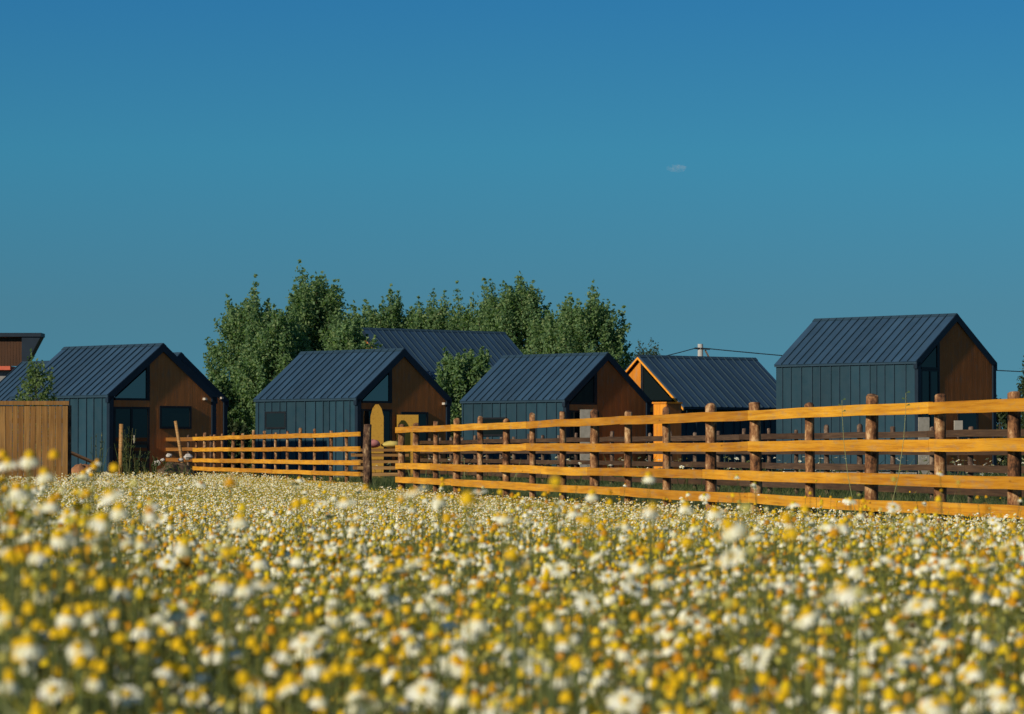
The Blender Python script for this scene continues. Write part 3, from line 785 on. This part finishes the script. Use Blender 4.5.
# ------------------------------------------------------------------- daisies
def head_template(kind, lod, rng):
    """-> V, T, mi (0 petal, 1 centre) with the receptacle at the origin, facing +z"""
    V, T, m = [], [], []
    def ring_dome(r, h, nr, nl, z0=0., bulge=1.):
        base = len(V)
        for j in range(nl):
            t = j/nl*math.pi/2
            for i in range(nr):
                a = 6.283*i/nr + j*.3
                V.append((r*math.cos(t)**bulge*math.cos(a), r*math.cos(t)**bulge*math.sin(a), z0 + h*math.sin(t)))
        V.append((0, 0, z0+h)); top = len(V)-1
        for j in range(nl-1):
            for i in range(nr):
                a, b = base+j*nr+i, base+j*nr+(i+1) % nr
                T.extend([(a, b, b+nr), (a, b+nr, a+nr)]); m.extend([1, 1])
        for i in range(nr):
            T.append((base+(nl-1)*nr+i, base+(nl-1)*nr+(i+1) % nr, top)); m.append(1)
    if kind == 'bud':
        ring_dome(.0052, .006, 6 if lod else 10, 2 if lod else 3); m = [3]*len(T)
        return np.array(V), np.array(T), np.array(m)
    R_ = {'open': .0058, 'half': .0060, 'reflexed': .0062, 'bald': .0068}[kind]
    H_ = {'open': .0040, 'half': .0062, 'reflexed': .0088, 'bald': .0098}[kind]
    if lod == 0: ring_dome(R_, H_, 10, 4)
    elif lod == 1: ring_dome(R_, H_, 6, 2)
    else: ring_dome(R_, H_, 4, 1)
    if kind != 'bald':
        droop = {'open': 8, 'half': 38, 'reflexed': 68}[kind]
        npet = {0: 17, 1: 9, 2: 5}[lod]; ln = .0125; wd = {0: .0046, 1: .0075, 2: .013}[lod]
        for i in range(npet):
            if lod < 2 and rng.random() < .06: continue
            a = 6.283*(i + rng.uniform(-.2, .2))/npet; l = ln*rng.uniform(.85, 1.1)
            d0 = R(droop*.6 + rng.uniform(-8, 8)); d1 = R(droop*1.15 + rng.uniform(-10, 10))
            ca, sa = math.cos(a), math.sin(a)
            def P(rad, z, off): return (ca*rad - sa*off, sa*rad + ca*off, z)
            r0 = R_*.85; r1 = r0 + l*.55*math.cos(d0); z1 = .001 - l*.55*math.sin(d0)
            r2 = r1 + l*.45*math.cos(d1); z2 = z1 - l*.45*math.sin(d1)
            w_ = wd*rng.uniform(.85, 1.1); b = len(V)
            if lod == 0:
                V.extend([P(r0,.001,-w_*.3), P(r0,.001,w_*.3), P(r1,z1,-w_*.5), P(r1,z1,w_*.5), P(r2,z2,-w_*.32), P(r2,z2,w_*.32)])
                T.extend([(b,b+2,b+1),(b+1,b+2,b+3),(b+2,b+4,b+3),(b+3,b+4,b+5)]); m.extend([0]*4)
            else:
                V.extend([P(r0,.001,-w_*.35), P(r0,.001,w_*.35), P(r2,z2,-w_*.5), P(r2,z2,w_*.5)])
                T.extend([(b,b+2,b+1),(b+1,b+2,b+3)]); m.extend([0]*2)
    return np.array(V), np.array(T), np.array(m)

KINDS = ['open', 'half', 'reflexed', 'bald', 'bud']
PROB = [.04, .07, .22, .45, .22]
rngT = random.Random(4)
TPL = {(k, l): [head_template(k, l, rngT) for _ in range(3)] for k in KINDS for l in (0, 1, 2)}

def lowfreq(x, y):
    return (np.sin(x*1.9+.7*y+.3)+np.sin(.8*x-1.3*y+1.1)+np.sin(2.7*x+2.1*y+2.)*.7+np.sin(.31*x+.23*y)*1.0)/3.7
def canopy(x, y):
    base = np.interp(y, [2, 4, 7, 11, 18, 30, 45, 60, 100], [.62, .66, .67, .61, .46, .30, .24, .20, .15])
    base = base*(1 + 1.0*np.clip((-x-4)/4, 0, 1)*np.clip((y-30)/25, 0, 1))
    base = base + .085*np.clip((-x/np.maximum(y, 1)-.085)/.05, 0, 1)*np.clip((9-y)/4, 0, 1)
    return base*(1 + .13*lowfreq(x, y))
def fence_x(y):   # right-hand limit of the field
    fx = np.where(y < 64, A0[0] + SL*(y-A0[1]), np.where(y < 78, -2.5 - .05*(y-64), B0[0]+(B1[0]-B0[0])*(y-B0[1])/(B1[1]-B0[1])))
    return fx - .12
def left_x(y):    # the field stops at the board screen and the mound
    return np.where(y > 72, -9.6-.13*(y-72), -99)

rs = np.random.RandomState(12)
pts = []
edges = np.concatenate([np.linspace(2.35, 10, 12), np.linspace(10.8, 96, 70)])
for d0, d1 in zip(edges[:-1], edges[1:]):
    dm = (d0+d1)/2; hw = .168*dm + 1.3
    dens = min(1000, 8800/dm)*(3.0 if dm < 4.5 else 2.1 if dm < 8 else 1.3)*(1 if dm < 9 else max(.8, 1-.02*(dm-9)))
    n = int(dens*2*hw*(d1-d0))
    x = rs.uniform(-hw, hw, n); y = rs.uniform(d0, d1, n)
    pts.append(np.stack([x, y], 1))
P = np.concatenate(pts)
keep = (P[:,0] < fence_x(P[:,1])) & (P[:,0] > left_x(P[:,1]))
keep &= rs.uniform(size=len(P)) < .66 + .55*lowfreq(P[:,0]*1.3+5, P[:,1]*.9) + .5*lowfreq(P[:,0]*4.1+2, P[:,1]*3.3)
P = P[keep]; n = len(P)
cz = canopy(P[:,0], P[:,1])
u = rs.uniform(size=n)
z = cz*(1.0 - .6*u**1.25) + rs.normal(size=n)*.02
tall = rs.uniform(size=n) < np.where(P[:,1] < 11, .11, .02)
z = np.where(tall & (P[:,1] < 30), z + rs.uniform(.02, .19, n), z)
kind = rs.choice(5, n, p=PROB)
tilt = np.abs(rs.normal(0, 26, n)); tilt = np.where(kind <= 1, tilt + 12, tilt*.6); tilt = np.clip(tilt, 0, 85)
# open heads lean to the light more often than not
taz = np.where(rs.uniform(size=n) < .55, rs.normal(math.atan2(to_sun.y, to_sun.x), .8, n), rs.uniform(-math.pi, math.pi, n))
scl = rs.uniform(.66, .98, n)*np.where(P[:,1] > 24, np.interp(P[:,1], [14, 30, 60, 100], [1, 1.3, 1.6, 1.9]), 1)
spin = rs.uniform(0, 6.28, n)

# hand-placed heads that stand out in the photograph: px, py, depth, kind, tilt, azimuth
hero = [(755,658,3.45,0,62,-95),(587,603,4.1,0,68,-80),(560,569,4.7,0,50,-110),(633,588,4.3,0,45,-60),(608,576,5.2,0,40,-100),(305,640,3.2,0,30,-120),(220,652,3.3,2,12,-60),
        (372,562,5.0,0,40,-130),(168,562,4.9,0,42,-90),(285,652,3.25,2,10,0),(686,498,4.6,2,8,-90),(592,478,4.9,2,10,-100),(30,458,3.3,2,14,-90),(8,446,3.5,1,16,-120),(45,466,3.6,2,12,180),
        (110,437,3.0,1,25,-150),(103,466,3.1,2,14,-60),(120,478,3.3,2,10,-90),(424,690,2.8,0,38,-100),(640,565,4.4,1,35,-90),(850,500,6.5,1,20,-90),(893,507,7.0,0,45,-80),(985,640,3.4,1,25,-60),(128,694,2.8,0,30,-80),
        (700,640,3.3,3,8,0),(345,470,3.9,1,14,-140),(440,500,4.4,2,10,0),(505,517,4.6,1,15,-90),(715,512,4.2,2,8,-90),(805,512,4.3,3,6,-90),(55,690,2.75,0,35,-100),(625,700,2.8,0,40,-90),(908,655,3.2,1,20,-100),(1003,700,2.8,1,18,-90)]
hp = np.array([((a-512)*d/F, d) for a, b, d, *_ in hero]); hz = np.array([EYE+(HY-b)*d/F for a, b, d, *_ in hero])
P = np.concatenate([hp, P]); z = np.concatenate([hz, z]); kind = np.concatenate([[h[3] for h in hero], kind])
tilt = np.concatenate([[h[4] for h in hero], tilt]); taz = np.concatenate([[R(h[5]) for h in hero], taz])
scl = np.concatenate([np.full(len(hero), .86), scl]); spin = np.concatenate([np.zeros(len(hero)), spin]); n = len(P)

def frames(tilt, taz, spin):
    t = np.radians(tilt); nz = np.stack([np.sin(t)*np.cos(taz), np.sin(t)*np.sin(taz), np.cos(t)], 1)
    ref = np.stack([np.cos(spin), np.sin(spin), np.zeros_like(spin)], 1)
    ax = ref - (ref*nz).sum(1)[:,None]*nz; ax /= np.linalg.norm(ax, axis=1)[:,None]
    ay = np.cross(nz, ax); return np.stack([ax, ay, nz], 2)     # columns
FR = frames(tilt, taz, spin)
depth = P[:,1]
z = np.minimum(z, EYE + np.where((P[:,0]/depth < -.105) | (np.arange(n) < len(hero)), rs.uniform(-70, 5, n), rs.uniform(-115, -20, n))*depth/F + np.where(depth > 11, 9, 0))
PX = 512 + F*P[:,0]/depth; PY = HY - F*(z-EYE)/depth
blk = np.zeros(n, bool)
for q in range(len(hero)):
    rr = .017*F/depth[q]
    blk |= (np.arange(n) >= len(hero)) & (depth < depth[q]+.05) & ((PX-PX[q])**2 + ((PY-PY[q]))**2 < (rr*1.45)**2)
P, z, kind, tilt, taz, scl, spin, FR, depth, PX, PY = (q[~blk] for q in (P, z, kind, tilt, taz, scl, spin, FR, depth, PX, PY)); n = len(P)
inview = (PX > -12) & (PX < 1036) & (PY < 726)
order = np.argsort(depth + np.where(inview, 0, 1e6) - np.where(np.arange(n) < len(hero), 1e3, 0))
indiv = order[:300]; is_ind = np.zeros(n, bool); is_ind[indiv] = True
lod = np.where(depth < 7, 0, np.where(depth < 18, 1, 2))

class Acc:
    def __init__(s): s.V = []; s.T = []; s.m = []; s.o = 0
    def add(s, V, T, m):
        s.V.append(V); s.T.append(T + s.o); s.m.append(m); s.o += len(V)
    def inst(s, tpl, Rm, pos, sc_, m=None):
        tv, tt, tm = tpl; k = len(pos)
        if not k: return
        V = np.einsum('kij,nj->kni', Rm, tv)*sc_[:,None,None] + pos[:,None,:]
        T = tt[None] + (np.arange(k)*len(tv))[:,None,None]
        s.add(V.reshape(-1,3), T.reshape(-1,3), np.tile(tm if m is None else np.full(len(tt), m), k))
    def mesh(s, name, mats): return npmesh(name, np.concatenate(s.V), np.concatenate(s.T), np.concatenate(s.m), mats)

acc = Acc(); pos3 = np.concatenate([P, z[:,None]], 1); var = rs.randint(0, 3, n)
for ki, k in enumerate(KINDS):
    for l in (0, 1, 2):
        for v in range(3):
            sel = (~is_ind) & (kind == ki) & (lod == l) & (var == v)
            acc.inst(TPL[(k, l)][v], FR[sel], pos3[sel], scl[sel])
# stems: crossed slivers from the ground to the head, slightly bowed
def stems(sel, wd):
    k = sel.sum(); p = pos3[sel]; a = rs.uniform(0, 6.28, k)
    bx = rs.normal(0, .035, (k, 2))
    foot = np.stack([p[:,0]+bx[:,0], p[:,1]+bx[:,1], np.zeros(k)], 1)
    midp = (p*.55+foot*.45) + np.stack([bx[:,0]*.35, bx[:,1]*.35, np.zeros(k)], 1)
    w = np.stack([np.cos(a), np.sin(a), np.zeros(k)], 1)*wd
    w2 = np.stack([-np.sin(a), np.cos(a), np.zeros(k)], 1)*wd
    for ww in (w, w2):
        V = np.stack([foot-ww, foot+ww, midp-ww, midp+ww, p-ww*.7, p+ww*.7], 1).reshape(-1,3)
        T = np.array([[0,1,2],[1,3,2],[2,3,4],[3,5,4]])[None] + (np.arange(k)*6)[:,None,None]
        acc.add(V, T.reshape(-1,3), np.full(4*k, 2))
stems((~is_ind) & (lod == 0), .0009)
stems((~is_ind) & (lod == 1), .0011)
tag(link('daisy_meadow', acc.mesh('daisy_meadow', [M['petal'], M['disc'], M['stem'], M['bud']])), kind='stuff')

# the 300 nearest heads, each a plant of its own
ME = {}
for k in KINDS:
    for v in range(3):
        V, T, m_ = TPL[(k, 0)][v]
        for part, mi, mt in (('petals', 0, 'petal'), ('flower_centre', 1, 'disc'), ('flower_centre', 3, 'bud')):
            t = T[m_ == mi]
            if len(t): 
                used = np.unique(t); re = np.zeros(len(V), int); re[used] = np.arange(len(used))
                ME[(k, v, part)] = npmesh(part, V[used], re[t], np.zeros(len(t)), [M[mt]])
STEM = []
for v in range(4):
    rng = random.Random(60+v); mb = MB()
    bx, by = rng.uniform(-.05, .05), rng.uniform(-.05, .05)
    q = [(bx*(1-t)**1.6, by*(1-t)**1.6, t) for t in (0, .25, .5, .75, .9, 1)]
    mb.tube(q, [.0016, .0014, .0013, .0011, .0011, .0014], 5)
    for j in range(7):                                   # thread-like leaves
        t = rng.uniform(.2, .85); a = rng.uniform(0, 6.28); l = rng.uniform(.025, .06)
        p = Vector((bx*(1-t)**1.6, by*(1-t)**1.6, t)); d_ = Vector((math.cos(a), math.sin(a), 0))
        e = p + d_*l + Vector((0,0,.05)); sd_ = Vector((-d_.y, d_.x, 0))*.0016
        mb.poly([p-sd_, p+sd_, e+sd_*.3, e-sd_*.3])
        for f_ in (.35, .6, .8):
            c_ = p.lerp(e, f_)
            for sg in (-1, 1):
                e2 = c_ + d_*.012 + Vector((-d_.y, d_.x, 0))*sg*.014 + Vector((0,0,.02)); mb.poly([c_-d_*.001, c_+d_*.001, e2])
    STEM.append(mb.mesh('stem', [M['stem']]))
LOOK = {'open': 'flat-petalled white daisy', 'half': 'daisy with half-drooped petals', 'reflexed': 'daisy with down-swept petals',
        'bald': 'petal-less yellow daisy head', 'bud': 'unopened daisy bud'}
def place(px_, py_):
    c = ('at the left edge', 'below the board screen', 'below the soil mound', 'below the shorter fence', 'below the gap in the fences', 'below the middle cabins', 'below the orange gable', 'below the pole', 'below the tall cabin', 'at the right edge')
    i = int(np.searchsorted([45, 120, 195, 330, 420, 560, 690, 800, 960], px_))
    r = ('above the field', 'high in the meadow', 'mid meadow', 'low in the meadow', 'in the nearest row')[int(np.searchsorted([490, 550, 610, 665], py_))]
    return f'{r}, {c[i]}'
labs = {}
for i in indiv: labs.setdefault((KINDS[kind[i]], place(PX[i], PY[i])), []).append(i)
ORD = ['leftmost', 'second', 'third', 'fourth', 'fifth', 'sixth', 'seventh', 'eighth', 'ninth', 'tenth']
LAB = {}
for (k, pl), ids in labs.items():
    ids = sorted(ids, key=lambda i: PX[i])
    for q, i in enumerate(ids):
        pre = '' if len(ids) == 1 else (('left ', 'right ')[q] if len(ids) == 2 else ('rightmost ' if q == len(ids)-1 else (ORD[q] if q < 10 else 'later')+' '))
        LAB[i] = (pre + LOOK[k] + ' ' + pl).strip()
for i in indiv:
    k = KINDS[kind[i]]; v = int(var[i]) if i >= 0 else 0
    root = thing('daisy', LAB[i], 'daisy', (float(P[i,0]), float(P[i,1]), 0), float(rs.uniform(0, 6.28)), 'daisies in the near part of the meadow')
    h = float(z[i]); st = link('stem', STEM[i % 4], root); st.scale = (1, 1, h-.0005)
    rm = Matrix.Rotation(-root.rotation_euler.z, 3, 'Z') @ Matrix(FR[i].tolist())
    for part in ('petals', 'flower_centre'):
        if (k, v, part) in ME:
            o = link(part, ME[(k, v, part)], root, (0, 0, h), rm.to_euler()); o.scale = (float(scl[i]),)*3

# -------------------------------------------------------- foliage and grass
def sprig_tpl(rng):
    V, T = [], []
    def tri(a, b, c):
        i = len(V); V.extend([a, b, c]); T.append((i, i+1, i+2))
    tri((-.0011,0,0), (.0011,0,0), (0,.006,.055))
    for j in range(6):
        t = .15+.13*j; s = -1 if j % 2 else 1; p = (0, .006*t, .055*t)
        tri((p[0],p[1],p[2]-.0008), (p[0],p[1],p[2]+.0012), (s*rng.uniform(.012,.02), p[1]+rng.uniform(-.008,.008), p[2]+rng.uniform(.004,.014)))
    return np.array(V), np.array(T), np.zeros(len(T), int)
SP = [sprig_tpl(random.Random(k)) for k in range(4)]
BL = (np.array([(-.0014,0,0),(.0014,0,0),(.0016,.012,.05),(-.0006,.014,.05),(.0,.045,.088)]), np.array([(0,1,2),(0,2,3),(3,2,4)]), np.zeros(3, int))
acc2 = Acc()
def scatter(tpls, dr, dens_f, zlo, zhi, sc_lo, sc_hi, fieldonly=True, tmax=60, pad=1.3, step=2.0):
    d0 = dr[0]
    while d0 < dr[1]:
        d1 = min(d0+step, dr[1]); dm = (d0+d1)/2; hw = .168*dm+pad
        n = int(dens_f(dm)*2*hw*(d1-d0)); x = rs.uniform(-hw, hw, n); y = rs.uniform(d0, d1, n)
        k = (x < fence_x(y)) & (x > left_x(y)); x, y = x[k], y[k]; n = len(x)
        c = canopy(x, y); zz = c*rs.uniform(zlo, zhi, n)
        fr = frames(rs.uniform(0, tmax, n), rs.uniform(0, 6.28, n), rs.uniform(0, 6.28, n)); s_ = rs.uniform(sc_lo, sc_hi, n)
        vv = rs.randint(0, len(tpls), n)
        for v in range(len(tpls)):
            q = vv == v; acc2.inst(tpls[v], fr[q], np.stack([x[q], y[q], zz[q]], 1), s_[q])
        d0 = d1
scatter(SP, (2.2, 9), lambda d: 4200, .25, .88, .7, 1.4)
scatter([BL], (2.2, 9), lambda d: 900, .0, .75, .8, 1.8)
scatter(SP, (9, 24), lambda d: 11000/d, .3, .8, 1.2, 2.0, step=3)
scatter([BL], (9, 100), lambda d: 13000/d, .1, .55, .8, 1.6, step=4)
tag(link('meadow_foliage', acc2.mesh('meadow_foliage', [M['sprig']])), kind='stuff')

# grass beyond and beside the flowers
acc2 = Acc()
for d0 in np.arange(24, 150, 3.0):
    dm = d0+1.5; hw = .168*dm+6; n = int(2*hw*3*min(60, 2600/dm)); x = rs.uniform(-hw, hw, n); y = rs.uniform(d0, d0+3, n)
    k = ((x > fence_x(y)-.25) | (y > 96)) & (rs.uniform(size=n) < .8+.5*lowfreq(x*.5, y*.4)); x, y = x[k], y[k]; n = len(x)
    h = np.where(np.abs(x-fence_x(y)-.15) < .5, 2.4, 1.9)
    acc2.inst(BL, frames(rs.uniform(0, 40, n), rs.uniform(0, 6.28, n), rs.uniform(0, 6.28, n)), np.stack([x, y, np.zeros(n)], 1), rs.uniform(.6, 1.3, n)*h)
    acc2.inst(BL, frames(rs.uniform(0, 55, n), rs.uniform(0, 6.28, n), rs.uniform(0, 6.28, n)), np.stack([x+.02, y, np.zeros(n)], 1), rs.uniform(.6, 1.3, n)*h)
tag(link('grass', acc2.mesh('grass', [M['grass']])), kind='stuff')
# pale flowers and scrub scattered at the foot of the cabins
acc3 = Acc(); n = 2600
x = rs.uniform(-18, 20, n); y = rs.uniform(70, 112, n); k = (x > fence_x(y)+6.5) & (lowfreq(x*.9, y*.6) > .12); x, y = x[k], y[k]; n = len(x)
fr = frames(rs.uniform(0, 40, n), rs.uniform(0, 6.28, n), rs.uniform(0, 6.28, n))
hz_ = rs.uniform(.3, .72, n); acc3.inst(TPL[('open', 2)][0], fr, np.stack([x, y, hz_], 1), rs.uniform(1.8, 3.6, n))
acc3.inst(BL, fr, np.stack([x, y, np.zeros(n)], 1), hz_/.075, 2)
tag(link('scrub_flowers', acc3.mesh('scrub_flowers', [M['petal'], M['disc'], M['grass']])), kind='stuff')

# tall weeds
def weed(px_, top, D, seed, label, n=9, spread=.12, mat='grass', leafs=60):
    rng = random.Random(seed); x, h = pt(px_, top, D); root = thing('weed', label, 'weed', (x, D, 0))
    ms, ml = MB(), MB()
    for k in range(n):
        a = rng.uniform(0, 6.28); r = spread*rng.random(); hh = h*rng.uniform(.65, 1)
        tip = Vector((math.cos(a)*r*1.5, math.sin(a)*r, hh)); ft = Vector((math.cos(a)*r*.3, math.sin(a)*r*.3, 0))
        q = [ft.lerp(tip, t) + Vector((0, 0, .04*math.sin(3*t))) for t in (0, .35, .7, 1)]
        ms.tube(q, [.008, .007, .005, .003], 4)
        for j in range(leafs//n):
            t = rng.uniform(.25, 1); p = ft.lerp(tip, t); b = rng.uniform(0, 6.28)
            d_ = Vector((math.cos(b), math.sin(b), rng.uniform(.2, 1.2))).normalized()*rng.uniform(.05, .14); s_ = Vector((-math.sin(b), math.cos(b), 0))*.014
            ml.poly([p, p+d_*.5+s_, p+d_, p+d_*.5-s_])
    ms.obj('stalk', M['stem'], root); ml.obj('leaves', M[mat], root)
weed(127, 424, 78, 1, 'tall grey green weed growing against the upright pale stake', 12, .22, leafs=160)
weed(96, 428, 76, 2, 'thin tall weed in front of the left cabin wall', 7, .2, leafs=60)
weed(137, 447, 80, 3, 'leafy weed at the foot of the upright pale stake', 14, .3, 'bush_leaf', leafs=240)
weed(153, 456, 84, 4, 'weed clump on the left flank of the soil mound', 12, .4, leafs=200)
weed(182, 460, 85, 5, 'weed clump on the right flank of the soil mound', 12, .5, leafs=200)
def stalk(px_, py_, D, lean, label):
    x, h = pt(px_, py_, D); root = thing('grass_stalk', label, 'stalk', (x, D, 0)); rng = random.Random(int(px_))
    mb = MB(); q = [(lean*(1-t)**2*1.3, 0, h*t) for t in (0, .3, .55, .75, .9, 1)]
    mb.tube(q, [.0022, .0022, .002, .0018, .0016, .0014], 4); mb.obj('stalk', M['straw'], root)
    mb = MB()
    for k in range(3):
        t = .93+.07*k/2; z_ = h*t; sg = -1 if k % 2 else 1
        mb.poly([(lean*.01, 0, z_), (sg*.022, .004, z_+.016), (sg*.03, 0, z_+.004)])
    mb.obj('seed_head', M['young_leaf'], root)
stalk(842, 400, 26, .16, 'pale green grass stalk crossing the top rail right of centre')
stalk(906, 393, 24, -.2, 'pale slanting stalk in front of the tall cabin wall')

# ---------------------------------------------------------- render settings
sc.view_settings.view_transform = 'Standard'; sc.view_settings.look = 'None'
sc.view_settings.exposure = 0; sc.view_settings.gamma = 1; sc.view_settings.use_curve_mapping = False
sc.render.engine = 'CYCLES'
sc.cycles.max_bounces = 6; sc.cycles.diffuse_bounces = 3; sc.cycles.glossy_bounces = 3; sc.cycles.transmission_bounces = 4
sc.cycles.transparent_max_bounces = 4; sc.cycles.volume_bounces = 1
sc.cycles.use_denoising = True
sc.cycles.sample_clamp_indirect = 4
